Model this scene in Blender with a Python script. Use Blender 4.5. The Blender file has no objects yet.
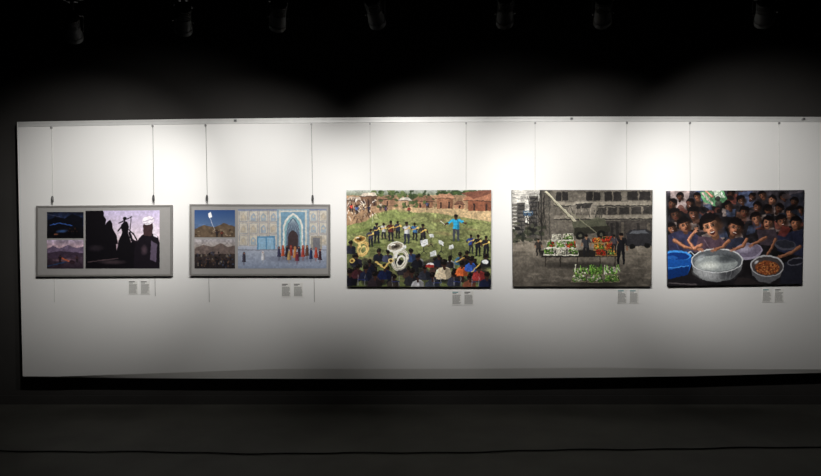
import bpy, math, random
import numpy as np
from mathutils import Vector, Matrix
random.seed(4)
RS=np.random.RandomState(7)
sc=bpy.context.scene
sc.view_settings.view_transform='Standard'
sc.view_settings.look='None'
F=821*24/36.0
CAMZ=1.7
DW=5.60      # depth of back wall
DP=5.47      # panel front face
def W(px,py,d=DP):
    return Vector(((px-410.5)*d/F, d, CAMZ-(py-238)*d/F))
def lin(c):
    c=np.asarray(c,dtype=float)
    return np.where(c<=0.04045,c/12.92,((c+0.055)/1.055)**2.4)
def L3(r,g,b): 
    v=lin(np.array([r,g,b])/255.); return (v[0],v[1],v[2],1)
# ---------------------------------------------------------------- materials
def mat(name,col,rough=0.6,metal=0,spec=0.3,noise=None,bump=0,emis=None):
    m=bpy.data.materials.new(name); m.use_nodes=True
    nt=m.node_tree; b=nt.nodes['Principled BSDF']
    b.inputs['Base Color'].default_value=col
    b.inputs['Roughness'].default_value=rough
    b.inputs['Metallic'].default_value=metal
    b.inputs['Specular IOR Level'].default_value=spec
    if noise or bump:
        tc=nt.nodes.new('ShaderNodeTexCoord'); n=nt.nodes.new('ShaderNodeTexNoise')
        n.inputs['Scale'].default_value=(noise or (3,0))[0]; n.inputs['Detail'].default_value=8
        nt.links.new(tc.outputs['Object'],n.inputs['Vector'])
        if noise:
            r=nt.nodes.new('ShaderNodeValToRGB'); a=noise[1]
            r.color_ramp.elements[0].position=.3; r.color_ramp.elements[1].position=.7
            r.color_ramp.elements[0].color=tuple(c*(1-a) for c in col[:3])+(1,)
            r.color_ramp.elements[1].color=tuple(min(1,c*(1+a)) for c in col[:3])+(1,)
            nt.links.new(n.outputs['Fac'],r.inputs['Fac']); nt.links.new(r.outputs['Color'],b.inputs['Base Color'])
        if bump:
            bp=nt.nodes.new('ShaderNodeBump'); bp.inputs['Strength'].default_value=bump; bp.inputs['Distance'].default_value=0.01
            nt.links.new(n.outputs['Fac'],bp.inputs['Height']); nt.links.new(bp.outputs['Normal'],b.inputs['Normal'])
    if emis:
        b.inputs['Emission Color'].default_value=emis[0]; b.inputs['Emission Strength'].default_value=emis[1]
    return m
M_white=mat('panel_white_paint',(.80,.795,.78,1),.75,noise=(1.2,.02),bump=.03)
M_skirt=mat('panel_skirt',(.76,.75,.72,1),.8,noise=(2.5,.04))
M_dark=mat('charcoal_wall_paint',(.040,.038,.036,1),.85,spec=.15,noise=(1.5,.12),bump=.05)
M_side=mat('side_wall_paint',(.03,.03,.03,1),.9,spec=.1,noise=(2,.1))
M_ceil=mat('black_ceiling_paint',(.012,.012,.012,1),.9,spec=.1,noise=(2,.1))
M_floor=mat('dark_concrete_floor',(.074,.072,.063,1),.6,spec=.2,noise=(2.2,.2),bump=.06)
M_base=mat('baseboard_paint',(.04,.038,.036,1),.7,spec=.2,noise=(3,.1))
M_rail=mat('aluminium_rail',(.62,.62,.61,1),.45,metal=.2,noise=(20,.03))
M_wire=mat('steel_wire',(.24,.235,.23,1),.5,noise=(40,.1))
M_wire2=mat('clear_nylon_wire',(.5,.5,.48,1),.5,noise=(40,.1))
M_hook=mat('hook_metal',(.07,.07,.07,1),.4,metal=.4,noise=(40,.1))
M_clamp=mat('rail_clamp_metal',(.3,.3,.3,1),.4,metal=.4,noise=(40,.1))
M_black=mat('spotlight_black',(.024,.024,.025,1),.6,spec=.2,noise=(30,.1))
M_lens=mat('spotlight_lens',(.9,.9,.85,1),.3,emis=((1,.95,.86,1),3))
M_edge=mat('print_edge',(.05,.05,.05,1),.6,noise=(30,.1))
M_mat=mat('grey_mat_board',L3(152,150,148),.7,noise=(25,.03))
M_frame=mat('grey_frame',L3(124,122,119),.5,noise=(20,.05))
M_cable=mat('cable_rubber',(.006,.006,.006,1),.6,noise=(20,.1))
def vcmat(name,rough):
    m=bpy.data.materials.new(name); m.use_nodes=True; nt=m.node_tree; b=nt.nodes['Principled BSDF']
    a=nt.nodes.new('ShaderNodeVertexColor'); a.layer_name='Col'
    nt.links.new(a.outputs['Color'],b.inputs['Base Color'])
    b.inputs['Roughness'].default_value=rough; b.inputs['Specular IOR Level'].default_value=.12
    return m
M_photo=vcmat('printed_photograph',.55)
M_paper=vcmat('printed_label',.8)
# ---------------------------------------------------------------- mesh helpers
class MB:
    def __init__(s): s.v=[];s.f=[];s.m=[];s.mats=[]
    def mi(s,m):
        if m not in s.mats: s.mats.append(m)
        return s.mats.index(m)
    def add(s,vs,fs,m):
        o=len(s.v); s.v+= [tuple(v) for v in vs]; s.f+=[tuple(i+o for i in f) for f in fs]; s.m+=[s.mi(m)]*len(fs)
    def hexa(s,c,m):
        s.add(c,[(0,3,2,1),(4,5,6,7),(0,1,5,4),(1,2,6,5),(2,3,7,6),(3,0,4,7)],m)
    def box(s,lo,hi,m,M=None):
        x0,y0,z0=lo;x1,y1,z1=hi
        c=[(x0,y0,z1),(x1,y0,z1),(x1,y0,z0),(x0,y0,z0),(x0,y1,z1),(x1,y1,z1),(x1,y1,z0),(x0,y1,z0)]
        if M: c=[M@Vector(q) for q in c]
        s.hexa(c,m)
    def lathe(s,prof,m,M=None,n=28,cap=True):
        vs=[];fs=[]
        for (r,z) in prof:
            for i in range(n):
                a=2*math.pi*i/n; q=Vector((r*math.cos(a),r*math.sin(a),z)); vs.append(M@q if M else q)
        for k in range(len(prof)-1):
            for i in range(n):
                j=(i+1)%n; fs.append((k*n+i,k*n+j,(k+1)*n+j,(k+1)*n+i))
        if cap: fs.append(tuple(reversed(range(n)))); fs.append(tuple((len(prof)-1)*n+i for i in range(n)))
        s.add(vs,fs,m)
    def tube(s,pts,r,m,n=8):
        pts=[Vector(p) for p in pts]
        vs=[];fs=[]
        for k,p in enumerate(pts):
            t=(pts[min(k+1,len(pts)-1)]-pts[max(k-1,0)]).normalized()
            up=Vector((0,1,0)) if abs(t.y)<.9 else Vector((1,0,0))
            a=t.cross(up).normalized(); b=t.cross(a)
            for i in range(n):
                th=2*math.pi*i/n; vs.append(p+a*r*math.cos(th)+b*r*math.sin(th))
        for k in range(len(pts)-1):
            for i in range(n):
                j=(i+1)%n; fs.append((k*n+i,k*n+j,(k+1)*n+j,(k+1)*n+i))
        fs.append(tuple(range(n))); fs.append(tuple(reversed([(len(pts)-1)*n+i for i in range(n)])))
        s.add(vs,fs,m)
    def obj(s,name,parent=None,smooth=False):
        me=bpy.data.meshes.new(name); me.from_pydata(s.v,[],s.f)
        for m in s.mats: me.materials.append(m)
        me.polygons.foreach_set('material_index',s.m)
        if smooth: me.polygons.foreach_set('use_smooth',[True]*len(s.f))
        me.update()
        import bmesh
        bm=bmesh.new(); bm.from_mesh(me); bmesh.ops.recalc_face_normals(bm,faces=bm.faces); bm.to_mesh(me); bm.free()
        o=bpy.data.objects.new(name,me); sc.collection.objects.link(o)
        if parent: o.parent=parent
        return o
def empty(name,loc=(0,0,0)):
    o=bpy.data.objects.new(name,None); sc.collection.objects.link(o); o.location=loc; o.empty_display_size=.1; return o
def planebox(name,lo,hi,m):
    b=MB(); b.box(lo,hi,m); return b.obj(name)
# ---------------------------------------------------------------- room
XL,XR,YB,YF,H=-6.2,6.2,-3.0,DW,4.35
planebox('floor',(XL,YB,-.1),(XR,YF,0),M_floor)
planebox('ceiling',(XL,YB,H),(XR,YF,H+.1),M_ceil)
planebox('wall_back',(XL-.1,YF,-.1),(XR+.1,YF+.1,H+.1),M_dark)
planebox('wall_left',(XL-.1,YB,-.1),(XL,YF,H+.1),M_side)
planebox('wall_right',(XR,YB,-.1),(XR+.1,YF,H+.1),M_side)
planebox('wall_front',(XL-.1,YB-.1,-.1),(XR+.1,YB,H+.1),M_side)
planebox('baseboard_back',(XL,YF-.012,0),(XR,YF,.09),M_base)
# ---------------------------------------------------------------- exhibition panel
xs=np.array([17,60,110,200,300,400,500,600,700,821,880])
top=np.array([122,121.2,120.3,119,118,117.2,116.8,116.6,116.6,117,117.4])
bot=np.array([377.5,378,378.4,379,379.3,379.4,379,378,376.5,373.3,371.5])
p=MB()
N=48; gx=np.linspace(17,880,N)
cols=[]
for x in gx:
    t=np.interp(x,xs,top); b=np.interp(x,xs,bot)
    xb=x+ (6*(1-(x-17)/120) if x<137 else 0)
    xm=x+ (5.7*(1-(x-17)/120) if x<137 else 0)
    hh=10.5*min(1,max(0.12,(x-20)/260.)) if x<600 else 10.5*max(.3,1-(x-600)/350.)
    f=[W(x,t),W(x+(xm-x)*.5,(t+b)/2),W(xm,b-hh),W(xb,b,DP)]
    f[3]=f[3]+Vector((0,.018,0))
    bk=[Vector((q.x,DP+.06,q.z)) for q in f]
    cols.append(f+bk)
vs=[q for c in cols for q in c]; fs=[]
for i in range(N-1):
    a=i*8;b=(i+1)*8
    fs+=[(a,b,b+1,a+1),(a+1,b+1,b+2,a+2)]
    fs+=[(a+4,a+5,b+5,b+4),(a+5,a+6,b+6,b+5),(a+6,a+7,b+7,b+6),(a,a+4,b+4,b),(a+3,b+3,b+7,a+7)]
e=(N-1)*8
fs+=[(0,1,5,4),(1,2,6,5),(2,3,7,6),(e,e+4,e+5,e+1),(e+1,e+5,e+6,e+2),(e+2,e+6,e+7,e+3)]
p.add(vs,fs,M_white)
sk=[(i*8+2,(i+1)*8+2,(i+1)*8+3,i*8+3) for i in range(N-1)]
o=p.mi(M_skirt); p.f+=sk; p.m+=[o]*len(sk)
for x in (120,300,480,660,820):
    for yy in (160,340):
        q=W(x,yy); p.box((q.x-.15,DP+.0605,q.z-.05),(q.x+.15,DW-.002,q.z+.05),M_white)
p.obj('exhibition_panel')
r=MB()
gr=np.linspace(19,878,60)
for i in range(len(gr)-1):
    a,b=gr[i],gr[i+1]
    for (o0,o1,dd) in ((0.2,2.0,.014),(2.0,4.2,.007),(4.2,5.2,.012)):
        ta=np.interp(a,xs,top);tb=np.interp(b,xs,top)
        c=[W(a,ta+o0),W(b,tb+o0),W(b,tb+o1),W(a,ta+o1)]
        r.hexa([Vector((q.x,DP-dd,q.z)) for q in c]+[Vector((q.x,DP-.0005,q.z)) for q in c],M_rail)
r.obj('hanging_rail')
# ---------------------------------------------------------------- wires
def wire(x0,x1,y1,rad,m,hook=None):
    b=MB()
    ty=np.interp(x0,xs,top)+5.9
    A=W(x0,ty);B=W(x1,y1); A.y=B.y=DP-.005
    b.tube([A,A.lerp(B,.33),A.lerp(B,.66),B],rad,m,6)
    b.box((A.x-.007,DP-.018,A.z-.016),(A.x+.007,DP-.0015,A.z+.002),M_clamp)
    if hook:
        z=W(0,hook).z; xx=A.x+(B.x-A.x)*((z-A.z)/(B.z-A.z))
        b.lathe([(.004,-.034),(.010,-.030),(.012,-.01),(.010,.018),(.005,.03)],M_hook,Matrix.Translation((xx,DP-.014,z)),10)
        b.tube([(xx,DP-.022,z-.024),(xx+.010,DP-.028,z-.032),(xx+.012,DP-.028,z-.042),(xx+.002,DP-.024,z-.048),(xx-.008,DP-.022,z-.040)],.003,M_hook,6)
    return b.obj('hanging_wire')
wire(52,55,302,.0020,M_wire2,199)
wire(153,155.5,296,.0024,M_wire,198)
wire(206,209.5,302,.0024,M_wire,198)
wire(311.5,314.5,302,.0022,M_wire,198)
for x,x1 in ((370,370.5),(466,466),(535,535),(626.5,626.5),(689.5,690),(778.5,779)):
    wire(x,x1,200,.0018,M_wire2)
for x in (236,571,802):
    b=MB(); q=W(x,np.interp(x,xs,top)+2.5)
    b.box((q.x-.014,DP-.027,q.z-.010),(q.x+.014,DP-.0145,q.z+.012),M_clamp)
    b.lathe([(.006,0),(.008,.003),(.005,.006)],M_hook,Matrix.Translation((q.x,DP-.027,q.z))@Matrix.Rotation(math.pi/2,4,'X'),12)
    b.obj('rail_bracket')
# ---------------------------------------------------------------- painter (print contents as vertex colours)
def vnoise(h,w,ch,cw):
    g=RS.rand(ch+2,cw+2)
    y=np.linspace(0,ch,h)[:,None];x=np.linspace(0,cw,w)[None,:]
    yi=np.floor(y).astype(int);xi=np.floor(x).astype(int);fy=y-yi;fx=x-xi
    fy=fy*fy*(3-2*fy);fx=fx*fx*(3-2*fx)
    return (g[yi,xi]*(1-fy)+g[yi+1,xi]*fy)*(1-fx)+(g[yi,xi+1]*(1-fy)+g[yi+1,xi+1]*fy)*fx
class Cv:
    def __init__(s,x0,y0,x1,y1,S=3.0,base=(128,128,128)):
        s.r=(x0,y0,x1,y1);s.S=S
        s.nx=int((x1-x0)*S)+1;s.ny=int((y1-y0)*S)+1
        s.X,s.Y=np.meshgrid(np.linspace(x0,x1,s.nx),np.linspace(y0,y1,s.ny))
        s.C=np.zeros((s.ny,s.nx,3));s.C[:]=base
    def sl(s,xa,ya,xb,yb):
        x0,y0,x1,y1=s.r
        i0=max(0,int((xa-x0)/(x1-x0)*(s.nx-1))-2);i1=min(s.nx,int((xb-x0)/(x1-x0)*(s.nx-1))+3)
        j0=max(0,int((ya-y0)/(y1-y0)*(s.ny-1))-2);j1=min(s.ny,int((yb-y0)/(y1-y0)*(s.ny-1))+3)
        if i1<=i0 or j1<=j0: return None
        return (slice(j0,j1),slice(i0,i1))
    def put(s,sl,m,col,a):
        m=(np.clip(m,0,1)*a)[...,None]
        s.C[sl]=s.C[sl]*(1-m)+np.array(col,dtype=float)*m
    def ell(s,cx,cy,rx,ry,col,ang=0,a=1,soft=0):
        R=max(rx,ry)+1;sl=s.sl(cx-R,cy-R,cx+R,cy+R)
        if sl is None:return
        t=math.radians(ang);dx=s.X[sl]-cx;dy=s.Y[sl]-cy
        u=dx*math.cos(t)+dy*math.sin(t);v=-dx*math.sin(t)+dy*math.cos(t)
        d=np.sqrt((u/rx)**2+(v/ry)**2)
        if soft: s.put(sl,np.clip(1-d,0,1)**soft*1.3,col,a)
        else: s.put(sl,(1-d)*min(rx,ry)*s.S+.5,col,a)
    def ring(s,cx,cy,rx,ry,w,col,ang=0,a=1):
        R=max(rx,ry)+1+w;sl=s.sl(cx-R,cy-R,cx+R,cy+R)
        if sl is None:return
        t=math.radians(ang);dx=s.X[sl]-cx;dy=s.Y[sl]-cy
        u=dx*math.cos(t)+dy*math.sin(t);v=-dx*math.sin(t)+dy*math.cos(t)
        d=np.abs(np.sqrt((u/rx)**2+(v/ry)**2)-1)*min(rx,ry)
        s.put(sl,(w/2-d)*s.S+.5,col,a)
    def poly(s,pts,col,a=1):
        xs_=[q[0] for q in pts];ys_=[q[1] for q in pts]
        sl=s.sl(min(xs_),min(ys_),max(xs_),max(ys_))
        if sl is None:return
        X=s.X[sl];Y=s.Y[sl];ins=np.zeros(X.shape,bool)
        for k in range(len(pts)):
            xa,ya=pts[k];xb,yb=pts[(k+1)%len(pts)]
            if ya==yb:continue
            ins^=((ya>Y)!=(yb>Y))&(X<(xb-xa)*(Y-ya)/(yb-ya)+xa)
        s.put(sl,ins.astype(float),col,a)
    def rect(s,x0,y0,x1,y1,col,a=1): s.poly([(x0,y0),(x1,y0),(x1,y1),(x0,y1)],col,a)
    def line(s,pts,w,col,a=1,w2=None):
        n=len(pts)-1
        for k in range(n):
            (xa,ya),(xb,yb)=pts[k],pts[k+1]
            wa=w if w2 is None else w+(w2-w)*k/n; wb=w if w2 is None else w+(w2-w)*(k+1)/n
            R=max(wa,wb);sl=s.sl(min(xa,xb)-R,min(ya,yb)-R,max(xa,xb)+R,max(ya,yb)+R)
            if sl is None:continue
            dx,dy=xb-xa,yb-ya;L=dx*dx+dy*dy+1e-9
            t=np.clip(((s.X[sl]-xa)*dx+(s.Y[sl]-ya)*dy)/L,0,1)
            d=np.hypot(s.X[sl]-xa-t*dx,s.Y[sl]-ya-t*dy)
            s.put(sl,((wa+(wb-wa)*t)/2-d)*s.S+.5,col,a)
    def vgrad(s,y0,y1,c0,c1,x0=-1e9,x1=1e9):
        m=((s.Y>=y0)&(s.Y<=y1)&(s.X>=x0)&(s.X<=x1))
        t=np.clip((s.Y-y0)/(y1-y0),0,1)[...,None]
        g=np.array(c0)*(1-t)+np.array(c1)*t
        s.C=np.where(m[...,None],g,s.C)
    def grain(s,amp,cell,y0=-1e9,y1=1e9,x0=-1e9,x1=1e9,asp=1):
        w=s.r[2]-s.r[0];h=s.r[3]-s.r[1]
        n=(vnoise(s.ny,s.nx,max(1,int(h/cell*asp)),max(1,int(w/cell)))-.5)*.65+(vnoise(s.ny,s.nx,max(1,int(2*h/cell*asp)),max(1,int(2*w/cell)))-.5)*.35
        m=((s.Y>=y0)&(s.Y<=y1)&(s.X>=x0)&(s.X<=x1))
        s.C*= (1+n*2*amp*m)[...,None]
    def warp(s,amp,cell):
        w=s.r[2]-s.r[0];h=s.r[3]-s.r[1];ch=max(1,int(h/cell));cw=max(1,int(w/cell))
        dx=(vnoise(s.ny,s.nx,ch,cw)-.5)*2*amp*s.S;dy=(vnoise(s.ny,s.nx,ch,cw)-.5)*2*amp*s.S
        j,i=np.mgrid[0:s.ny,0:s.nx]
        s.C=s.C[np.clip((j+dy).round().astype(int),0,s.ny-1),np.clip((i+dx).round().astype(int),0,s.nx-1)]
    def desat(s,k,y0=-1e9,y1=1e9):
        m=((s.Y>=y0)&(s.Y<=y1))[...,None]*k
        s.C=s.C*(1-m)+s.C.mean(-1,keepdims=True)*m
    def soften(s,n=1):
        for _ in range(n):
            P=np.pad(s.C,((1,1),(1,1),(0,0)),'edge')
            s.C=(P[:-2,1:-1]+P[2:,1:-1]+P[1:-1,:-2]+P[1:-1,2:]+4*P[1:-1,1:-1])/8
    def fig(s,x,y,h,top,bot,skin=(70,45,35),aL=(-.2,.5),aR=(.2,.5),hair=None,hat=None,lean=0):
        hx=x+lean*h
        s.line([(x-.06*h,y-.48*h),(x-.08*h,y-.24*h),(x-.09*h,y)],.13*h,bot,w2=.07*h)
        s.line([(x+.06*h,y-.48*h),(x+.08*h,y-.24*h),(x+.09*h,y)],.13*h,bot,w2=.07*h)
        s.poly([(hx-.13*h,y-.82*h),(hx+.13*h,y-.82*h),(x+.12*h,y-.62*h),(x+.13*h,y-.44*h),(x-.13*h,y-.44*h),(x-.12*h,y-.62*h)],top)
        s.poly([(hx+.04*h,y-.82*h),(hx+.13*h,y-.82*h),(x+.12*h,y-.62*h),(x+.13*h,y-.44*h),(x+.05*h,y-.44*h)],(0,0,0),.25)
        for sg,(ax,ay) in ((-1,aL),(1,aR)):
            sx=hx+sg*.12*h;sy=y-.79*h;ex=x+ax*h;ey=y-ay*h;mx=(sx+ex)/2+sg*.04*h;my=(sy+ey)/2+.04*h
            s.line([(sx,sy),(mx,my)],.085*h,top);s.line([(mx,my),(ex,ey)],.06*h,skin);s.ell(ex,ey,.04*h,.04*h,skin)
        s.line([(hx,y-.8*h),(hx,y-.88*h)],.07*h,skin)
        s.ell(hx,y-.92*h,.065*h,.085*h,skin)
        s.ell(hx,y-.955*h,.07*h,.06*h,hair or (18,14,14))
        if hat:s.ell(hx,y-.97*h,.085*h,.05*h,hat)
    def bust(s,x,y,r,shirt,skin=(60,38,30),hair=(16,12,12),t=0):
        s.poly([(x-.9*r,y+1.2*r),(x+.9*r,y+1.2*r),(x+2.0*r,y+2.0*r),(x+2.1*r,y+4.6*r),(x-2.1*r,y+4.6*r),(x-2.0*r,y+2*r)],shirt)
        s.poly([(x+.2*r,y+1.4*r),(x+2.0*r,y+2.0*r),(x+2.1*r,y+4.6*r),(x+.7*r,y+4.6*r)],(0,0,0),.3)
        s.line([(x-1.7*r,y+2.2*r),(x-2.2*r,y+3.6*r),(x-.8*r+t,y+4.0*r)],.8*r,tuple(min(255,c*1.12) for c in shirt))
        s.line([(x,y+.6*r),(x,y+1.6*r)],.8*r,skin)
        s.ell(x,y,.85*r,1.1*r,skin);s.ell(x,y-.3*r,.92*r,.85*r,hair);s.ell(x-.35*r,y-.6*r,.35*r,.25*r,(70,60,58),0,.5)
    def face(s,x,y,r,skin=(120,78,60),tilt=0,hair=(14,11,12),mouth=0,turn=0.):
        t=math.radians(tilt);ct,st=math.cos(t),math.sin(t)
        def P(u,v):return (x+(u*ct-v*st)*r,y+(u*st+v*ct)*r)
        dk=tuple(c*.5 for c in skin);lt=tuple(min(255,c*1.3) for c in skin)
        q=P(0,1.25);s.line([q,P(0,.7)],.9*r,dk)
        q=P(0,-.22);s.ell(q[0],q[1],1.0*r,1.12*r,hair,tilt)
        for k in range(9):
            an=math.radians(180+k*22);q=P(1.0*math.cos(an),-.25+1.1*math.sin(an));s.ell(q[0],q[1],.3*r,.26*r,hair,tilt)
        pts=[P(-.78+turn*.1,-.35),P(-.5,-.66),P(0,-.74),P(.5,-.66),P(.78,-.35),P(.76,.2),P(.58,.75),P(.26,1.15),P(0,1.24),P(-.28,1.15),P(-.6,.75),P(-.78,.2)]
        s.poly(pts,tuple(c*.75 for c in skin))
        for sg in(-1,1):
            q=P(sg*.84,.1);s.ell(q[0],q[1],.13*r,.26*r,dk,tilt)
        q=P(-.22,0);s.ell(q[0],q[1],.8*r,1.15*r,lt,tilt,.85,soft=.9)
        q=P(.7,.3);s.ell(q[0],q[1],.75*r,1.2*r,tuple(c*.35 for c in skin),tilt,.9,soft=.8)
        q=P(0,-.8);s.ell(q[0],q[1],.9*r,.36*r,hair,tilt,.9)
        for sg in(-1,1):
            q=P(sg*.34+turn*.15,-.06);s.ell(q[0],q[1],.28*r,.22*r,dk,tilt,.8);s.ell(q[0],q[1],.15*r,.08*r,(175,165,155),tilt,.85);s.ell(q[0],q[1],.09*r,.11*r,(12,8,8),tilt)
            s.line([P(sg*.14+turn*.15,-.30),P(sg*.52+turn*.15,-.32)],.09*r,(20,14,12),.7)
        s.line([P(turn*.2,-.05),P(.02+turn*.25,.34)],.13*r,lt,.7);q=P(turn*.25,.42);s.ell(q[0],q[1],.2*r,.08*r,dk,tilt)
        q=P(turn*.2,.74);s.ell(q[0],q[1],.32*r,(.09+.13*mouth)*r,(60,22,22) ,tilt)
        if mouth>.5:s.line([P(-.2+turn*.2,.67),P(.2+turn*.2,.67)],.09*r,(225,220,210))
    def hand(s,x,y,r,ang,skin):
        s.ell(x,y,r*.75,r*.6,skin,ang)
        for k,(da,l) in enumerate(((-32,1.25),(-12,1.55),(6,1.6),(24,1.4),(70,1.0))):
            t=math.radians(ang+da);s.line([(x+.4*r*math.cos(t),y+.4*r*math.sin(t)),(x+l*r*math.cos(t),y+l*r*math.sin(t))],.26*r,skin)
GAIN=1.3
def grid_mesh(name,cv,corners,depth,m,parent=None,slab=None,edge=M_edge,gain=GAIN):
    TL,TR,BR,BL=[W(a,b,depth) for a,b in corners]
    nx,ny=cv.nx,cv.ny
    u,v=np.meshgrid(np.linspace(0,1,nx),np.linspace(0,1,ny))
    u=u[...,None];v=v[...,None]
    P=(np.array(TL)*(1-u)+np.array(TR)*u)*(1-v)+(np.array(BL)*(1-u)+np.array(BR)*u)*v
    P=P.reshape(-1,3)
    i=np.arange(ny-1)[:,None]*nx+np.arange(nx-1)[None,:]
    Q=np.stack([i,i+nx,i+nx+1,i+1],-1).reshape(-1,4)
    nq=len(Q)
    if slab:
        b0=len(P);cs=[TL,TR,BR,BL];ex=[]
        for c in cs: ex.append((c.x,c.y+.0006,c.z))
        for c in cs: ex.append((c.x,c.y+slab,c.z))
        ef=[(0,3,2,1),(4,5,6,7),(0,1,5,4),(1,2,6,5),(2,3,7,6),(3,0,4,7)]
        P=np.vstack([P,np.array(ex)]);Q=np.vstack([Q,np.array(ef)+b0])
    me=bpy.data.meshes.new(name)
    me.vertices.add(len(P));me.vertices.foreach_set('co',P.ravel())
    me.loops.add(Q.size);me.loops.foreach_set('vertex_index',Q.ravel().astype(np.int32))
    me.polygons.add(len(Q));me.polygons.foreach_set('loop_start',(np.arange(len(Q))*4).astype(np.int32))
    me.polygons.foreach_set('loop_total',np.full(len(Q),4,dtype=np.int32))
    me.materials.append(m);me.materials.append(edge)
    mi=np.zeros(len(Q),dtype=np.int32);mi[nq:]=1
    me.polygons.foreach_set('material_index',mi)
    me.update(calc_edges=True)
    ca=me.color_attributes.new('Col','FLOAT_COLOR','POINT')
    col=np.ones((len(P),4));c=np.clip(lin(np.clip(cv.C,0,255)/255.)*gain,0,.95).reshape(-1,3)
    col[:len(c),:3]=c
    ca.data.foreach_set('color',col.ravel())
    me.validate()
    o=bpy.data.objects.new(name,me);sc.collection.objects.link(o)
    if parent:o.parent=parent
    return o
def R4(x0,y0,x1,y1):return [(x0,y0),(x1,y0),(x1,y1),(x0,y1)]
rnd=random.uniform
DPR=DP-.032; SLB=.022
# ================= PRINT 3 : brass band in a field
c=Cv(347,190,491,287,4,(124,142,76))
c.vgrad(205,287,(134,138,90),(90,98,60));c.grain(.22,14);c.grain(.2,5,asp=2.5);c.grain(.2,1.8,asp=1.6)
for i in range(40):c.ell(rnd(350,488),rnd(216,282),rnd(4,14),rnd(1,2.6),random.choice([(158,138,100),(84,98,50),(152,150,104),(134,116,84)]),rnd(-8,8),.5,soft=.8)
c.poly([(347,190),(491,190),(491,212),(462,213),(432,210),(404,208),(380,213),(366,221),(347,226)],(144,116,90))
c.grain(.18,9,190,214);c.grain(.15,3,190,214)
c.poly([(392,208),(420,206),(448,207),(491,211),(491,222),(468,218),(436,213),(400,212)],(178,154,118));
c.vgrad(190,195,(156,160,154),(112,120,100))
for i in range(80):
    x=rnd(372,491);c.ell(x,rnd(189.5,198 if x<436 else 195),rnd(1,3.5),rnd(1,2.4),random.choice([(48,66,34),(66,84,46),(86,100,58),(38,52,30)]),a=.85)
def house(x0,y0,x1,y1,wl,rf,ov=2,rh=3.5,n=2,slope=0):
    c.rect(x0,y0,x1,y1,wl);c.rect(x0+(x1-x0)*.7,y0,x1,y1,(0,0,0),.2)
    for k in range(n):
        xx=x0+(k+.5)*(x1-x0)/n;c.rect(xx-.9,y0+(y1-y0)*.4,xx+.9,y1-.3,(48,34,30))
    c.poly([(x0-ov,y0+1),(x0+3,y0-rh),(x1-2,y0-rh-slope),(x1+ov,y0+1.4-slope)],rf)
    c.line([(x0-ov,y0+1.3),(x1+ov,y0+1.6-slope)],.6,(60,42,34))
house(347,199,362,211,(128,104,84),(164,150,136),1,2.6,2)
house(361,195,377,206,(110,84,66),(186,174,160),1,2.2,3,.5)
house(380,198,395,206,(146,112,88),(132,102,82),2,2.4,1)
house(399,199,411,206,(166,138,110),(176,170,160),1.5,1.6,1)
house(416,200,433,208,(156,112,86),(120,88,70),2,4,2)
for i in range(30):c.ell(rnd(376,440),rnd(196,207),rnd(.8,2.6),rnd(.8,2),random.choice([(60,76,42),(80,96,54),(48,60,34)]),0,.85)
house(437,197,453,209,(142,100,76),(166,124,98),2,3.4,2)
house(455,203,464,209,(156,114,88),(104,74,60),1,2.4,1)
house(468,199,492,211,(126,78,58),(156,106,82),5,7,2,-1)
c.poly([(461,193),(484,190),(492,190),(492,193),(474,199)],(110,70,56))
for i in range(110):
    x=rnd(347,378);y=rnd(198,219);c.line([(x,y),(x+rnd(-3,3),y+rnd(1,5))],rnd(.4,1.1),random.choice([(196,180,158),(110,80,60),(60,44,36),(150,120,92),(216,210,204),(84,60,48)]))
for x,cl in ((352,(190,60,50)),(357,(60,90,140)),(364,(200,190,170)),(369,(40,40,60)),(381,(180,170,150)),(386,(70,60,90)),(409,(120,40,40)),(427,(60,70,100))):c.fig(x,rnd(209,215),8,cl,(40,36,40))
c.poly([(376,213),(395,209),(420,213),(405,219),(380,224),(347,236),(347,226),(366,221)],(116,130,74),.55)
c.grain(.16,1.6,205,240)
for x,y,h,cl,bt in ((371,246,17,(60,60,80),(24,26,34)),(377,243,20,(30,34,52),(24,26,34)),(384,239,16,(178,178,180),(30,30,40)),(391,241,20,(90,40,36),(30,30,40)),(398,238,17,(40,48,70),(26,26,30)),(407,243,21,(196,196,200),(40,44,60)),(415,240,17,(62,110,160),(30,30,34)),(423,245,21,(44,40,44),(26,24,26)),(471,253,18,(36,60,130),(30,30,40)),(478,256,21,(24,24,30),(20,20,24)),(486,258,22,(30,30,36),(24,24,26))):
    c.ell(x,y,h*.22,1,(50,60,30),0,.7)
    c.fig(x,y,h,cl,bt,(62,40,32),(rnd(-.28,-.16),rnd(.5,.72)),(rnd(.1,.26),rnd(.5,.75)))
    c.line([(x-2.4,y-h*.6),(x+2,y-h*.7)],.9,(205,170,90));c.ell(x+2.6,y-h*.72,1.2,1.2,(222,190,110))
c.ell(457,240.5,7,1.5,(60,70,36),a=.7)
c.fig(456,240.5,26,(46,162,208),(60,64,74),(66,42,32),(-.42,.60),(.36,.66))
c.line([(445.2,225),(441,221)],.6,(230,225,210))
def stand(x,y,w=6,h=5,an=0):
    c.line([(x,y+h/2),(x,y+9)],.6,(30,30,30));c.line([(x-2.4,y+11),(x,y+8),(x+2.4,y+11)],.5,(30,30,30))
    c.poly([(x-w/2,y-h/2+an),(x+w/2,y-h/2-an),(x+w/2+.6,y+h/2-an),(x-w/2+.6,y+h/2+an)],(226,230,232))
    for k in range(3):c.line([(x-w/2+1,y-h/2+1.3+k*1.3),(x+w/2-1,y-h/2+1.3+k*1.3)],.3,(110,110,110))
for q in ((424,243,7,6,1),(431,236,4,3.4,0),(441,243,4.6,4,-1),(404,247,4,3.4,.5),(433,254,6,5,1),(451,247,4.4,3.6,.6)):stand(*q)
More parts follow.
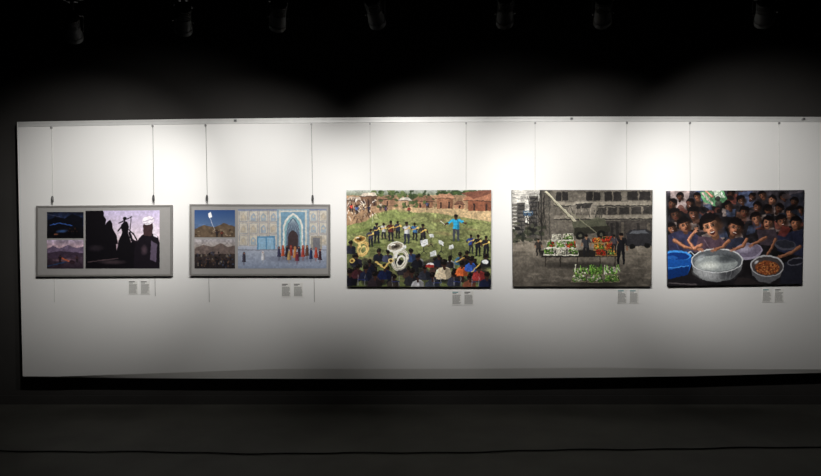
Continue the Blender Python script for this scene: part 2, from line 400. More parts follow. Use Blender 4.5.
for x,y,r,cl in ((351,243,2.4,(32,34,46)),(357,256,2.6,(48,44,60)),(379,251,2.3,(28,30,42)),(388,252,2.3,(60,64,84)),(411,251,2.5,(44,60,96)),(419,256,2.3,(150,150,156)),(440,259,2.3,(60,62,70)),(450,258,2.2,(190,192,198)),(460,255,2.2,(64,120,170)),(467,253,2.2,(170,80,60))):
    c.bust(x,y,r,cl,(64,42,34))
for i in range(80):c.ell(rnd(348,490),rnd(260,286),rnd(3,8),rnd(2,5),random.choice([(22,22,26),(36,32,32),(30,34,26)]),0,.6,soft=.6)
for i in range(34):
    c.bust(rnd(349,489),rnd(256,278),rnd(1.8,2.5),random.choice([(24,26,40),(40,38,44),(60,44,40),(30,40,70),(28,28,30),(20,20,26)]),(50,32,26),t=rnd(-1,1))
for x,y,r,cl in ((350,272,3.2,(20,20,30)),(358,267,2.6,(60,30,36)),(366,268,2.9,(26,30,50)),(375,275,3.1,(42,34,40)),(385,267,2.8,(20,28,60)),(394,277,2.7,(50,44,40)),(412,272,3.2,(36,36,40)),(418,277,2.8,(170,170,174)),(425,268,2.7,(40,42,52)),(433,276,3.3,(50,54,64)),(444,263,3.6,(200,184,158)),(454,274,2.8,(44,46,60)),(462,264,2.7,(216,104,56)),(471,260,2.6,(50,86,170)),(470,277,2.9,(120,70,54)),(479,268,2.8,(140,50,50)),(487,275,3.2,(24,28,50))):
    c.bust(x,y,r,cl,(54,34,28),t=rnd(-1,1))
for x,y in ((362,281),(396,283),(438,284),(458,283),(476,283)):
    c.line([(x-4,y-6),(x-4,y+5)],.5,(140,140,146));c.line([(x+3,y-6),(x+3,y+5)],.5,(140,140,146));c.line([(x-4,y-1),(x+3,y-1)],.8,(40,50,100))
def tuba(x,y,s,cl,dk):
    c.ring(x,y,4.6*s,6.4*s,2.0*s,cl,20);c.ring(x+.5*s,y+1*s,2.4*s,3.6*s,1.0*s,cl,20);c.ring(x,y,5.3*s,7.1*s,.5*s,dk,20,.7);c.ring(x,y,4.0*s,5.8*s,.4*s,dk,20,.7)
    c.line([(x-3*s,y-2*s),(x-3.4*s,y-7*s)],2.4*s,cl,w2=4*s)
    c.ell(x-3*s,y-9*s,6*s,3.6*s,cl,-12);c.ell(x-3*s,y-9.4*s,4.8*s,2.6*s,dk,-12);c.ell(x-3*s,y-9.2*s,2.8*s,1.6*s,tuple(q*.55 for q in dk),-12);c.ell(x-3*s,y-9.0*s,1.3*s,.8*s,(30,22,16),-12)
    c.ell(x-5*s,y-10.4*s,1.8*s,.6*s,(255,248,225),-12)
tuba(363,249,1.05,(214,186,122),(150,112,56));tuba(400,260,1.45,(222,218,206),(142,134,118))
c.line([(376,262),(384,268),(390,262)],1.6,(216,186,110));c.ell(391,261,2.8,2.8,(226,200,130));c.ell(391,261,1.5,1.5,(70,50,30))
c.ell(352,261,2.8,2.2,(206,176,100),-30);c.ell(352,261,1.5,1.1,(80,56,30),-30)
c.ell(430,265,4.0,2.2,(200,200,206));c.rect(426,265,434,268,(150,44,40))
c.ell(485,262,3.4,2.0,(214,218,222))
c.line([(456,262),(464,258)],1.0,(224,190,100));c.line([(472,272),(480,264)],1.0,(216,186,100))
c.warp(.5,2.0);c.grain(.2,1.3);c.grain(.15,5);c.soften(1)
grid_mesh('mounted_photograph',c,[(346.5,190.3),(491.3,190),(491,286.8),(347,286.5)],DPR,M_photo,slab=SLB)
# ================= PRINT 4 : vegetable stall, ruined street
c=Cv(512,190,652,287,4,(84,82,76))
c.vgrad(190,240,(74,71,67),(90,86,80));c.vgrad(240,287,(126,120,111),(80,76,71))
c.grain(.22,12);c.grain(.16,3)
c.poly([(512,190),(540,190),(538,206),(533,222),(512,230)],(192,192,190));c.grain(.1,8,190,230,512,540)
for k in range(8):c.rect(512,204+k*3.6,519+k*.6,206.6+k*3.6,(104,102,98))
for (x0,y0,x1,y1) in ((517,203,525,238),(529,196,538,238)):
    c.rect(x0,y0,x1,y1,(80,78,76))
    for yy in range(int(y0)+2,int(y1),4):c.rect(x0+1,yy,x1-1,yy+1.4,(44,44,46));
for i in range(8):c.line([(512,rnd(192,215)),(560,rnd(192,215))],.3,(60,60,60),.8)
c.poly([(551,190),(652,190),(652,238),(560,240),(551,238)],(98,94,88))
for (x0,x1,y0) in ((556,568,192),(586,600,192),(604,621,192),(627,650,191.5)):
    c.rect(x0,y0,x1,y0+9,(40,38,38));c.rect(x0+(x1-x0)*.45,y0,x0+(x1-x0)*.52,y0+9,(100,95,88))
c.poly([(596,208),(652,206.5),(652,214),(597,215)],(50,48,47));
for xx in (606,617,629,641):c.rect(xx,206,xx+2,216,(102,97,90))
for yy in (204,217.5):
    c.poly([(554,yy-1.5),(652,yy-2.5),(652,yy+1),(554,yy+1.5)],(132,127,118));c.line([(554,yy+2.2),(652,yy+1.8)],.9,(30,30,30))
c.ell(584,206,15,6,(164,159,150),0,.85,soft=.5);c.rect(568,208,598,213,(118,113,106),.8);c.poly([(575,204),(592,203),(590,208),(577,209)],(56,54,53))
for i in range(14):
    x=rnd(566,604);c.line([(x,rnd(206,212)),(x+rnd(-4,4),rnd(212,220))],.7,random.choice([(146,141,132),(70,68,64),(40,40,40)]))
c.poly([(596,221),(652,220),(652,239),(598,240)],(60,57,55))
for i in range(10):c.rect(600+i*5.2,223,603+i*5.2,238,random.choice([(40,38,38),(84,79,73),(66,62,60)]))
c.grain(.22,6,190,240);c.grain(.16,1.6,190,240)
c.line([(541,190),(541,250)],1.1,(36,36,36));c.line([(521,222),(523,246)],.9,(40,40,40));c.line([(549,190),(549,238)],.7,(50,50,48))
c.rect(523,211,533,216,(60,84,110));c.rect(524,212,532,213,(190,196,200))
for i in range(60):c.ell(rnd(512,544),rnd(224,244),rnd(1,3.4),rnd(1,2.2),random.choice([(36,40,34),(54,58,46),(72,74,62),(24,24,24)]),a=.85)
for i in range(30):
    x=rnd(525,547);c.line([(x,rnd(194,226)),(x+rnd(-7,7),rnd(200,238))],.5,(32,30,28))
c.line([(546,192),(580,227)],2.4,(172,170,152));c.line([(546,191.4),(581,226)],.5,(214,212,194));c.line([(545.4,193),(579,228)],.6,(64,62,52))
c.line([(580,226),(597,219)],4,(100,102,88));c.poly([(572,222),(604,218),(610,232),(574,236)],(80,82,70));c.poly([(574,228),(609,226),(610,232),(574,236)],(46,46,40))
c.line([(571,213),(596,233)],1.0,(126,126,108));c.ell(580,236,4.6,4.2,(22,22,22));c.ell(601,235,4.6,4.2,(22,22,22));c.ell(580,236,1.8,1.6,(80,80,70));c.ell(601,235,1.8,1.6,(80,80,70))
c.poly([(512,243),(560,240),(652,238),(652,246),(512,252)],(140,133,123),.6)
for i in range(80):c.ell(rnd(512,652),rnd(242,286),rnd(2,10),rnd(.5,1.6),random.choice([(142,135,125),(78,73,67),(66,62,57),(150,143,134)]),a=.4,soft=.7)
c.poly([(540,251),(618,250),(620,257),(541,258)],(34,32,30));
c.ell(580,266,44,4,(40,38,36),a=.8,soft=.6)
for x in (545,560,577,600,615):c.line([(x,256),(x,267)],1.0,(40,36,32))
def heap(x0,y0,x1,y1,cols,n,r,crate=(222,222,214)):
    c.poly([(x0+1.0,y0),(x1-.4,y0),(x1+.2,y1),(x0-.2,y1)],crate)
    c.poly([(x0+1.4,y0+.5),(x1-.8,y0+.5),(x1-.4,y1-1.2),(x0+.4,y1-1.2)],(40,50,30))
    for i in range(n):
        cl=random.choice(cols);k=rnd(.7,1.15);x=rnd(x0+1.2,x1-1.0);y=rnd(y0+.3,y1-1.4);q=rnd(.7,1.3)*r
        c.ell(x,y,q,q*.8,tuple(min(255,v*k*.6) for v in cl),rnd(-50,50));c.ell(x-.2*q,y-.25*q,q*.65,q*.5,tuple(min(255,v*k) for v in cl))
gr=[(110,160,66),(76,124,50),(150,190,100)];rd=[(206,58,40),(180,44,34),(216,90,48)];wh=[(236,232,220),(214,214,196)];og=[(226,140,54),(230,166,70)]
for q in ((551,234.5,561,241,wh,34,.9),(562,234,573,241,gr+wh,34,1.),(546,241.5,555,249,rd+gr,36,.9),(555.5,241.5,565,249,wh+gr,36,1.),(565.5,241.5,576,249,rd+gr,36,1.),(543,249,554,256,gr+wh,34,1.),(555,249.4,566,256,wh,32,1.),(567,249.4,578,256,gr+wh,32,1.)):heap(*q)
for q in ((591,238,601,244,og+rd,32,.9),(601,237,612,243.5,rd,32,.9),(593,244,604,251,gr+og,36,1.),(604,243.5,615,251,rd+og,36,1.),(595,250,606,256.5,rd,32,1.),(607,250,617,256.5,og+gr,32,1.)):heap(*q,crate=(150,120,80))
c.fig(586,257,22,(52,54,60),(30,30,34),(150,112,88));c.fig(621,264,31,(24,24,28),(20,20,24),(120,90,72),(-.22,.46),(.2,.46));c.fig(538,256,17,(50,46,44),(30,28,28),(140,104,80));c.fig(614,252,17,(70,66,74),(26,26,30),(120,90,72))
c.poly([(626,234),(630,230),(646,229),(652,233),(652,246),(627,247)],(40,40,44));c.poly([(629,234),(632,231),(645,230),(649,234)],(84,88,96));c.ell(632,247,3,2.6,(16,16,16));c.ell(647,246,3,2.6,(16,16,16))
c.ell(598,284,30,3.6,(36,34,32),a=.8,soft=.6)
for q in ((573,269,587,276,wh+gr,50,1.2),(588,268,603,276,gr,54,1.2),(604,267.5,618,275.5,wh+gr,50,1.2),(571,276,586,283,gr+wh,54,1.2),(587,276,603,283.5,wh+gr,54,1.3),(604,276,620,283,gr+[(200,210,160)],54,1.3)):heap(*q,crate=(120,112,96))
for i in range(20):
    x=rnd(574,618);c.line([(x,rnd(265,270)),(x+rnd(-3,3),rnd(270,275))],.8,random.choice([(60,120,40),(130,190,80),(226,230,214)]))
c.warp(.5,2.2);c.grain(.16,1.3);c.grain(.1,5);c.soften(1);c.C*=np.array([.93,.915,.89])
grid_mesh('mounted_photograph',c,[(512,190),(652.6,190),(651.4,286.4),(513,286.4)],DPR,M_photo,slab=SLB)
# ================= PRINT 5 : children with bowls
c=Cv(667,190,804,286,4,(24,22,24))
c.vgrad(190,206,(60,56,62),(34,30,32));c.grain(.5,7)
for i in range(60):
    x=rnd(668,803);y=rnd(191,240);cl=random.choice([(44,42,52),(72,60,60),(96,52,44),(48,56,76),(104,92,90),(28,25,25),(64,44,36),(116,104,100)])
    c.poly([(x-rnd(3,7),y-rnd(2,5)),(x+rnd(2,6),y-rnd(2,6)),(x+rnd(3,7),y+rnd(2,6)),(x-rnd(2,6),y+rnd(3,7))],cl,.8)
c.grain(.5,4,190,245)
c.poly([(700,191),(724,190),(727,199),(716,206),(703,201)],(90,140,100));c.poly([(712,190),(721,190),(725,197),(716,198)],(196,206,190));c.line([(703,193),(712,203)],2,(200,176,170))
for i in range(10):c.line([(rnd(702,724),191),(rnd(704,722),202)],.6,random.choice([(60,100,70),(120,168,126),(160,190,160),(40,60,50)]),.7)
c.poly([(670,190),(690,190),(686,206),(672,212)],(140,126,124));c.poly([(738,192),(752,190),(756,206),(742,210)],(64,72,96));c.poly([(782,196),(804,192),(804,214),(786,214)],(38,38,46))
c.grain(.3,3,190,214)
sk=[(146,96,72),(116,74,56),(160,108,84),(96,62,48)]
back=((680,196,3.2,-8),(690,203,3.6,10),(672,203,3.8,14),(697,196,3,0),(731,193,3.2,6),(741,200,3.6,-14),(752,197,3.2,10),(762,195,3.3,-6),(772,200,3.6,12),(783,197,3.3,-10),(794,202,3.6,8),(800,211,3.4,-14),(757,207,3.9,8),(768,210,3.8,-14),(779,209,4,16),(790,213,4.1,-6),(728,206,3.8,-16),(744,212,4.2,12))
for x,y,r,t in back:
    s_=random.choice(sk);k_=rnd(.55,1.);c.face(x,y,r,tuple(v*k_ for v in s_),t+rnd(-20,20),mouth=random.choice([0,.3,.8]),turn=rnd(-1,1))
for i in range(30):
    x=rnd(668,803);y=rnd(196,224);c.ell(x,y,rnd(2,4.8),rnd(1.4,3.2),random.choice([(14,12,13),(24,21,22),(54,46,48),(30,34,44),(74,44,38)]),rnd(-60,60),.8)
mid=((675,214,4.8,-14),(693,213,4.6,10),(756,219,4.8,-8),(768,223,4.8,14),(782,222,5,-12),(796,224,5,10),(789,236,4.6,-18),(671,228,4.2,-12),(800,238,4.4,14))
for x,y,r,t in mid:
    k_=rnd(.75,1.1);c.face(x,y,r,tuple(v*k_ for v in random.choice(sk)),t+rnd(-10,10),mouth=random.choice([0,.3,.8]),turn=rnd(-1,1))
c.poly([(776,236),(804,230),(804,258),(778,252)],(34,36,54));c.poly([(757,230),(776,230),(780,246),(760,246)],(52,44,50));c.poly([(783,226),(792,229),(786,238),(778,236)],(90,40,36),.8)
def arm(pts,w,cl,ha):
    c.line(pts,w,tuple(k*.6 for k in cl),w2=w*.7);c.line([(x-.12*w,y-.15*w) for x,y in pts],w*.62,cl,w2=w*.4);c.line([(x-.2*w,y-.25*w) for x,y in pts],w*.22,tuple(min(255,k*1.3) for k in cl),.6)
    c.hand(pts[-1][0],pts[-1][1],w*.66,ha,cl)
c.poly([(668,234),(680,230),(694,232),(704,240),(704,250),(668,256)],(46,46,68));c.line([(672,236),(680,252)],1,(74,74,104),.7)
c.face(684,225,5.6,(158,106,80),-14,mouth=.4,turn=1)
c.poly([(698,236),(720,238),(732,246),(728,254),(694,252)],(72,56,66));c.line([(704,240),(712,252)],1,(116,98,110),.6)
c.poly([(726,238),(744,238),(750,246),(740,250),(724,248)],(40,42,56))
c.face(735,228,7,(140,92,70),18,mouth=.6,turn=.8)
c.face(711,226,9,(182,126,96),-22,mouth=1.0,turn=-.6)
c.grain(.3,5,190,256)
c.ell(748,252,15,8.5,(146,138,158),-6);c.ell(748,251,13.4,7,(102,94,112),-6);c.ell(745,249.5,10,4.4,(160,154,172),-6,.8,soft=.7)
c.ell(786,246,11,5.4,(66,66,76),8);c.ell(786,245.2,9.4,4.2,(36,37,45),8)
c.poly([(667,253),(689,254),(692,262),(687,275),(667,279)],(22,74,150));c.poly([(667,270),(689,266),(687,275),(667,279)],(12,42,96));c.ell(677,255,14,5,(60,136,214),4);c.ell(677,256,11.8,3.8,(16,50,116),4);c.ell(672,257,5,1.6,(40,100,180),4,.7);c.line([(667,268),(688,266)],.9,(70,136,210))
c.poly([(691,262),(743,262),(741,272),(732,280),(717,283),(702,280),(693,272)],(108,110,112))
c.ell(706,274,16,7,(164,166,168),14,.9,soft=.7);c.ell(730,274,12,8,(50,50,54),-20,.8,soft=.7)
for k in range(9):c.line([(695+k*5.4,268),(700+k*4.3,280)],.6,random.choice([(160,164,168),(84,86,90)]),.4)
c.ell(717,261,26.5,12.6,(196,198,200));c.ell(717,261.2,25.2,11.5,(86,90,94));c.ell(716,264,22,8.2,(142,148,148));c.ell(709,266,13,5,(208,212,206),0,.9,soft=.7);c.ell(727,259,13,5,(54,58,62),0,.85,soft=.7);c.ell(700,258,7,3,(168,174,178),-20,.7,soft=.7)
c.line([(695,256),(690,251),(688,253)],1,(170,174,180))
arm([(674,240),(685,247),(699,249.5)],4.2,(156,106,80),14)
arm([(701,245),(694,249),(688,240),(695,231)],4.0,(172,118,92),-60)
arm([(729,241),(723,247),(715,250)],4.0,(144,96,72),160);arm([(747,240),(743,247),(734,250)],3.8,(150,100,76),165)
arm([(766,238),(759,242),(752,246)],3.4,(136,90,68),160);arm([(801,248),(792,254),(781,258)],3.8,(132,88,66),160);arm([(776,240),(772,249),(767,257)],3.2,(126,84,64),110)
arm([(712,196),(706,190.5)],3.2,(190,140,120),-110)
c.poly([(751,266),(785,268),(781,279),(771,285),(760,283),(753,276)],(84,84,88));c.ell(768,267,17.2,11,(168,168,172),4);c.ell(768,267.4,15.8,9.8,(62,56,56),4);c.ell(768,269,12.4,7.4,(110,62,36),4)
for i in range(170):
    t=rnd(0,6.28);q=math.sqrt(rnd(0,1));c.ell(768+11.4*q*math.cos(t),269+6.6*q*math.sin(t),.8,.55,random.choice([(168,100,54),(100,52,30),(188,130,78),(130,64,38),(64,32,22)]),rnd(-60,60))
c.ell(757,263,3,1.4,(220,222,226),-30,.8,soft=.7)
c.poly([(786,264),(804,258),(804,286),(780,286)],(32,33,42));c.ell(797,263,9,4,(86,86,96),-10);c.ell(797,263,7.6,3,(30,30,38),-10)
c.poly([(667,279),(688,276),(700,282),(704,286),(667,286)],(26,24,27));c.line([(668,283),(696,285)],1.2,(80,74,76))
c.poly([(738,278),(753,280),(762,286),(734,286)],(38,33,34))
c.warp(.45,2.3);c.grain(.14,1.4);c.soften(1)
grid_mesh('mounted_photograph',c,[(667,191),(804.4,190),(802.3,284),(668,286)],DPR,M_photo,slab=SLB)
# ================= framed boards
def board(x0,y0,x1,y1,dy,prints):
    c0=W((x0+x1)/2,(y0+y1)/2,DP-.03)
    par=empty('framed_photograph',c0)
    def loc(o): o.matrix_parent_inverse=Matrix.Translation(-c0)
    b=MB()
    d0=DP-.032;t=1.8
    def bar(a,b_,c_,d_):
        cs=[W(*q,d0) for q in (a,b_,c_,d_)]
        b.hexa(cs+[Vector((q.x,DP-.010,q.z)) for q in cs],M_frame)
    TL,TR,BR,BL=(x0,y0+dy[0]),(x1,y0+dy[1]),(x1,y1+dy[2]),(x0,y1+dy[3])
    tl,tr,br,bl=(TL[0]+t,TL[1]+t),(TR[0]-t,TR[1]+t),(BR[0]-t,BR[1]-t),(BL[0]+t,BL[1]-t)
    bar(TL,TR,tr,tl);bar(TR,BR,br,tr);bar(BL,bl,br,BR);bar(TL,tl,bl,BL)
    o=b.obj('frame',par);loc(o)
    b=MB();cs=[W(*q,DP-.026) for q in (tl,tr,br,bl)]
    b.hexa(cs+[Vector((q.x,DP-.011,q.z)) for q in cs],M_mat);o=b.obj('mat_board',par);loc(o)
    for i,(cv,co) in enumerate(prints):
        cv.soften(1);o=grid_mesh('print_%d'%(i+1),cv,co,DP-.0275,M_photo,par,slab=.0014,gain=1.25);loc(o)
a1=Cv(47,212,83.5,238,5,(14,16,24));a1.vgrad(212,226,(20,24,38),(36,50,86));a1.vgrad(226,238,(16,16,22),(10,10,12));a1.grain(.4,5)
a1.poly([(47,221),(56,216),(64,219),(72,214),(83,218),(83,227),(47,228)],(12,13,20));a1.line([(50,225),(60,223),(72,225.5)],1.0,(52,84,150),.9);a1.ell(62,231,7,1.8,(58,88,140),-8,.8,soft=.8);a1.ell(56,234,2.2,.8,(130,80,60),0,.8)
a1.fig(75,236,9,(8,8,10),(6,6,8));a1.fig(70,235,7.5,(10,10,14),(6,6,8));a1.line([(48,214),(60,217)],.8,(70,70,90),.6);a1.warp(.4,2);a1.grain(.3,2)
a2=Cv(47,240,83.5,268.5,5,(90,76,92));a2.vgrad(240,250,(152,138,158),(176,146,150));a2.vgrad(250,268.5,(78,62,76),(38,30,38));a2.grain(.25,6)
a2.poly([(47,249),(53,246),(60,248.5),(68,245),(76,248),(84,246.5),(84,254),(47,255)],(98,84,106));a2.poly([(47,253),(60,251),(84,253),(84,257),(47,258)],(58,46,60))
a2.ell(64,260,13,2,(130,100,110),0,.7,soft=.8);a2.fig(60,264,9,(34,24,30),(24,18,22));a2.line([(62,258),(73,263)],1.2,(190,96,60));a2.ell(72,262,3,2,(40,28,34));a2.fig(77,262,7,(60,40,44),(24,20,22));a2.line([(47,266),(66,262)],.9,(30,60,96),.8);a2.warp(.4,2);a2.grain(.25,2)
a3=Cv(85.5,210.5,159.5,268.5,5,(196,184,206))
a3.vgrad(210,240,(178,168,198),(214,198,206));a3.vgrad(240,268.5,(170,150,160),(60,50,58));a3.grain(.08,14)
K=(13,11,15)
a3.poly([(85,210),(103,210),(104,216),(106,219),(105,226),(109,228),(111,236),(115,240),(117,252),(160,252),(160,269),(85,269)],K)
a3.poly([(103,228),(107,222),(110,220),(112,223),(113,229),(117,236),(118,244),(104,244)],K)
a3.poly([(116,254),(119,240),(122,232),(121,225),(124,221),(127,222),(129,227),(128,233),(131,242),(135,250),(135,254)],K);a3.ell(124.6,219,1.7,2.1,K);a3.line([(119,223),(132,217)],.9,K);a3.line([(123,225),(118,231)],1.3,K)
a3.line([(127,228),(133,234),(137,240)],1.2,K);a3.poly([(128,248),(133,240),(139,241),(142,252),(128,254)],K)
a3.poly([(134,269),(134,252),(136,244),(139,238),(143,234.5),(152,233.5),(158,237),(160,246),(160,269)],(20,16,22))
a3.poly([(143.6,236),(143,226),(145,221),(152,221),(153.4,227),(152.4,231),(152,236)],(56,40,42));a3.ell(148.2,220.6,6,4.2,(222,214,222),-8);a3.line([(143,222),(153.8,218.6)],.6,(150,140,160));a3.line([(143.6,223.6),(154,222.4)],.5,(150,140,160));a3.poly([(152.8,223),(156,225),(157,238),(153.4,236)],(206,196,208))
a3.line([(139,244),(132,240),(129.6,233)],2.4,(20,16,22));a3.line([(129.6,238),(131,216)],.8,K)
a3.ell(96,248,9,4,(40,34,40),0,.8,soft=.8);a3.ell(112,262,16,3,(66,54,58),0,.7,soft=.8);a3.ell(144,250,4,6,(78,62,70),0,.7,soft=.8);a3.line([(88,262),(118,258)],.8,(86,70,74),.8);a3.poly([(151,241),(157,244),(156,262),(150,260)],(96,84,104),.8);a3.warp(.4,2.5);a3.grain(.12,2)
board(36,205,172,276,(.8,0,0,.6),[(a1,R4(47,212,83.5,238.3)),(a2,R4(47,240,83.5,268.6)),(a3,[(85.5,210.8),(159.6,210.3),(159.6,268.5),(85.5,268.6)])])
b1=Cv(194.5,210,235,237,5,(50,88,160));b1.vgrad(210,228,(44,70,116),(84,106,138));b1.poly([(194,229),(204,225),(214,227),(224,223),(236,227),(236,238),(194,238)],(88,74,60));b1.grain(.25,3,224,238)
b1.poly([(208,213.5),(211,212),(212.4,216.6),(209.4,218)],(236,238,240));b1.line([(210,218),(213,226),(216,232)],.35,(200,200,205))
for i in range(20):b1.rect(*(lambda x,y:(x,y,x+2.2,y+1.3))(rnd(195,232),rnd(229,235)),random.choice([(110,96,80),(60,48,40),(130,114,96)]))
b1.fig(217,237,7.5,(40,36,40),(30,28,30));b1.fig(222,237,6.5,(100,50,40),(30,28,30));b1.warp(.4,2)
b2=Cv(194.5,239,235,268.5,5,(150,140,136));b2.vgrad(239,250,(156,152,156),(132,122,114));b2.vgrad(250,268.5,(62,52,48),(32,28,30))
b2.poly([(194,249),(204,244.5),(212,247),(221,243),(228,247),(236,245),(236,254),(194,254)],(94,82,78))
for i in range(80):
    x=rnd(195,234);y=rnd(252,267);b2.ell(x,y,rnd(.5,1.1),rnd(.7,1.5),random.choice([(24,22,26),(46,42,48),(80,62,50),(100,92,84),(50,56,72)]))
for x in (200,208,217,226):b2.fig(x,267,9,(30,28,32),(22,20,24))
b2.warp(.4,2);b2.grain(.25,2)
b3=Cv(238,209,326.5,268.5,5,(180,168,152))
b3.vgrad(209,246,(172,164,156),(178,168,158));b3.vgrad(246,268.5,(158,164,178),(124,134,154))
for r_ in range(3):
    for k in range(9):
        x=239+k*10;y=210.5+r_*12
        if 274<x+4<312:continue
        b3.rect(x,y,x+8.8,y+11,(142,146,152));b3.rect(x+.7,y+.7,x+8.1,y+10.3,(186,180,168))
        b3.poly([(x+1.8,y+10),(x+1.8,y+5),(x+4.4,y+2),(x+7,y+5),(x+7,y+10)],random.choice([(142,154,168),(170,162,150),(146,158,168)]))
        b3.ell(x+4.4,y+6,1,1.4,(184,172,150))
b3.rect(238,209,326.5,210.4,(106,120,148))
b3.rect(277,209,309,250,(128,152,170));b3.rect(279,210.4,307,250,(190,188,180));b3.rect(281,212,305,250,(108,142,164))
A=[(283,250),(283,226),(285,220),(289,215.5),(293,213),(297,215.5),(301,220),(303,226),(303,250)]
b3.poly(A,(206,204,196));b3.poly([(293+(x-293)*.84,y+ (2 if y<250 else 0)) for x,y in A],(122,162,172));b3.poly([(293+(x-293)*.66,y+(4.4 if y<250 else 0)) for x,y in A],(90,104,122))
for k in range(7):b3.line([(293,219),(284+k*3,232)],.35,(180,194,194),.6)
b3.poly([(288,250),(288,236),(290,232),(293,230),(296,232),(298,236),(298,250)],(60,48,50))
b3.rect(257,236,275,250,(84,130,166));b3.rect(258.5,237.5,265.5,250,(134,168,192));b3.rect(267,237.5,273.6,250,(134,168,192));b3.rect(311,236,322,250,(144,138,128));b3.rect(313,238,320,250,(104,104,110))
b3.rect(238,249.4,326.5,250.4,(120,122,132))
b3.ell(292,259,30,4,(100,104,122),0,.7,soft=.6)
for x,y,h,cl in ((283,256,11,(180,80,54)),(287,257,12,(40,34,44)),(291,256,11,(140,50,44)),(295,258,12,(180,120,70)),(299,257,11,(50,44,60)),(303,257,12,(160,64,54)),(307,256,11,(90,60,50)),(289,260,9,(170,136,90)),(297,261,9,(110,44,60)),(311,259,11,(44,52,84)),(316,258,10.5,(166,66,50)),(320,260,11,(60,40,50)),(279,257,10.5,(60,60,84)),(244,262,10,(60,56,70)),(263,260,9,(200,200,206))):
    b3.poly([(x-1.2,y-.78*h),(x+1.2,y-.78*h),(x+2.0,y),(x-2.0,y)],cl);b3.poly([(x+.2,y-.78*h),(x+1.2,y-.78*h),(x+2.0,y),(x+.6,y)],(0,0,0),.3);b3.ell(x,y-.86*h,1.2,1.5,cl);b3.ell(x,y-.85*h,.6,.8,(150,110,90));b3.line([(x,y),(x,y+3)],1.4,tuple(q*.6+30 for q in cl),.4)
b3.warp(.3,2);b3.grain(.1,1.6);b3.C*=.97
board(189.5,204.2,330,275.8,(0,.2,0,0),[(b1,R4(194.5,210,235,237.3)),(b2,R4(194.5,239,235,268.5)),(b3,[(238,209.4),(326.5,209),(326.5,268.3),(238,268.5)])])
# ================= caption labels
def label(x,y,w=9,h=14,teal=False):
    c=Cv(x,y,x+w,y+h,9,(224,223,219))
    c.line([(x+.8,y+1.3),(x+w*.62,y+1.3)],.8,(60,130,140) if teal else (70,70,72))
    c.line([(x+.8,y+2.6),(x+w*.45,y+2.6)],.55,(90,90,92))
    yy=y+4.2
    while yy<y+h-.8:
        xx=x+.8;end=x+w-rnd(.7,2)
        while xx<end-.3:
            l=min(rnd(.5,1.5),end-xx);c.line([(xx,yy),(xx+l,yy)],.5,(92,92,92));xx+=l+.55
        yy+=1.05
    grid_mesh('caption_label',c,R4(x,y,x+w,y+h),DP-.004,M_paper,slab=.0038,edge=M_white,gain=1.0)
for x,y,t in ((128.5,280.5,0),(140.5,280.5,0),(281.5,283,0),(293.5,283,0),(452,291,1),(464,291,0),(617.5,289.5,1),(629.5,289.5,1),(762.5,288.5,1),(774.5,288.5,0)):label(x,y,9.4,14,t)
# ================= lighting track with spotlights
def trk(x): return 3.34-.035*(x)
TZ=3.22
b=MB()
a0=Vector((-5.2,trk(-5.2),TZ));a1_=Vector((5.2,trk(5.2),TZ));dv=(a1_-a0);ang=math.atan2(dv.y,dv.x);Lg=dv.length
M=Matrix.Translation(a0)@Matrix.Rotation(ang,4,'Z')
b.box((0,-.018,0),(Lg,-.012,.034),M_black,M);b.box((0,.012,0),(Lg,.018,.034),M_black,M);b.box((0,-.018,.028),(Lg,.018,.036),M_black,M)
for k in range(5):
    xx=.2+k*(Lg-.4)/4;b.tube([M@Vector((xx,0,.034)),M@Vector((xx,0,H-TZ))],.005,M_black,8);b.lathe([(.03,H-TZ-.02),(.03,H-TZ)],M_black,M@Matrix.Translation((xx,0,0)),16)
b.obj('lighting_track')
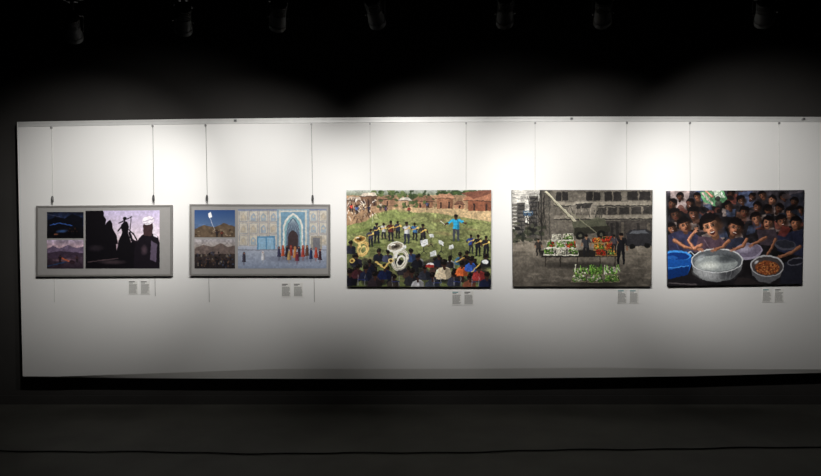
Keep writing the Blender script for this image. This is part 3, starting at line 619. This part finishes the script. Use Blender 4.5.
#        px_x  py  aim_px_x aim_px_y power cone
spots=[(72,28,102,202,180,70),(183,20,188,220,62,92),(278,16,264,202,162,70),(375,13,422,202,182,70),(505,12,500,220,62,92),(603,12,588,200,188,70),(765,12,746,200,212,72)]
for (sx,sy,ax,ay,pw,cone) in spots:
    X=(sx-410.5)/F*3.33;d=trk(X);X=(sx-410.5)/F*d
    z=CAMZ+(238-sy)*d/F
    tgt=W(ax,ay);pos=Vector((X,d,z))
    dr=(tgt-pos).normalized()
    par=empty('track_spotlight',pos)
    Rm=dr.to_track_quat('Z','Y').to_matrix().to_4x4()
    yaw=math.atan2(dr.y,dr.x)
    h=MB()
    h.lathe([(.030,-.105),(.040,-.100),(.043,-.085),(.043,-.03),(.047,-.028),(.052,.05),(.055,.055),(.055,.085),(.050,.085),(.046,.062)],M_black,Rm,32)
    for k in range(5):h.lathe([(.049,-.096+k*.013),(.049,-.091+k*.013)],M_black,Rm,32)
    h.lathe([(.0455,.060),(.0455,.064)],M_lens,Rm,24)
    o=h.obj('head',par)
    y=MB();Y=Matrix.Rotation(yaw,4,'Z')
    for s_ in(-1,1):
        y.box((-.011,s_*.060-.002,-.012),(.011,s_*.060+.002,.085),M_black,Y)
        y.lathe([(.010,0),(.010,.012)],M_black,Y@Matrix.Translation((0,s_*.050 if s_>0 else -.062,0))@Matrix.Rotation(-math.pi/2,4,'X'),12)
    y.box((-.011,-.062,.083),(.011,.062,.088),M_black,Y)
    y.lathe([(.010,.086),(.010,TZ-z-.028)],M_black,None,12);y.obj('yoke',par)
    g=MB();G=Matrix.Rotation(ang,4,'Z');g.box((-.065,-.017,TZ-z-.032),(.065,.017,TZ-z-.001),M_black,G);g.box((-.03,-.013,TZ-z-.05),(.03,.013,TZ-z-.03),M_black,G);g.obj('track_adapter',par)
    ld=bpy.data.lights.new('lamp','SPOT');ld.energy=pw;ld.spot_size=math.radians(cone);ld.spot_blend=1.0;ld.shadow_soft_size=.03;ld.color=(1,.975,.94)
    lo=bpy.data.objects.new('lamp',ld);sc.collection.objects.link(lo);lo.parent=par
    lo.rotation_euler=dr.to_track_quat('-Z','Y').to_euler();lo.location=dr*.125
# ================= floor cable
b=MB();pts=[]
for px in range(-90,915,12):
    py=448.5+4.5*math.exp(-((px-330)/260.)**2)+.5*math.sin(px*.031)+.35*math.sin(px*.083)-(px-410)*.003
    d=(CAMZ-.006)*F/(py-238);pts.append(((px-410.5)*d/F,d,.006))
b.tube(pts,.005,M_cable,8);b.obj('power_cable',smooth=True)
# ================= world, camera
w=bpy.data.worlds.new('World');sc.world=w;w.use_nodes=True
w.node_tree.nodes['Background'].inputs[0].default_value=(.01,.01,.011,1)
cd=bpy.data.cameras.new('Camera');cd.lens=24;cd.sensor_width=36;cd.sensor_fit='HORIZONTAL'
co=bpy.data.objects.new('Camera',cd);sc.collection.objects.link(co);co.location=(0,0,CAMZ);co.rotation_euler=(math.pi/2,0,0)
sc.camera=co
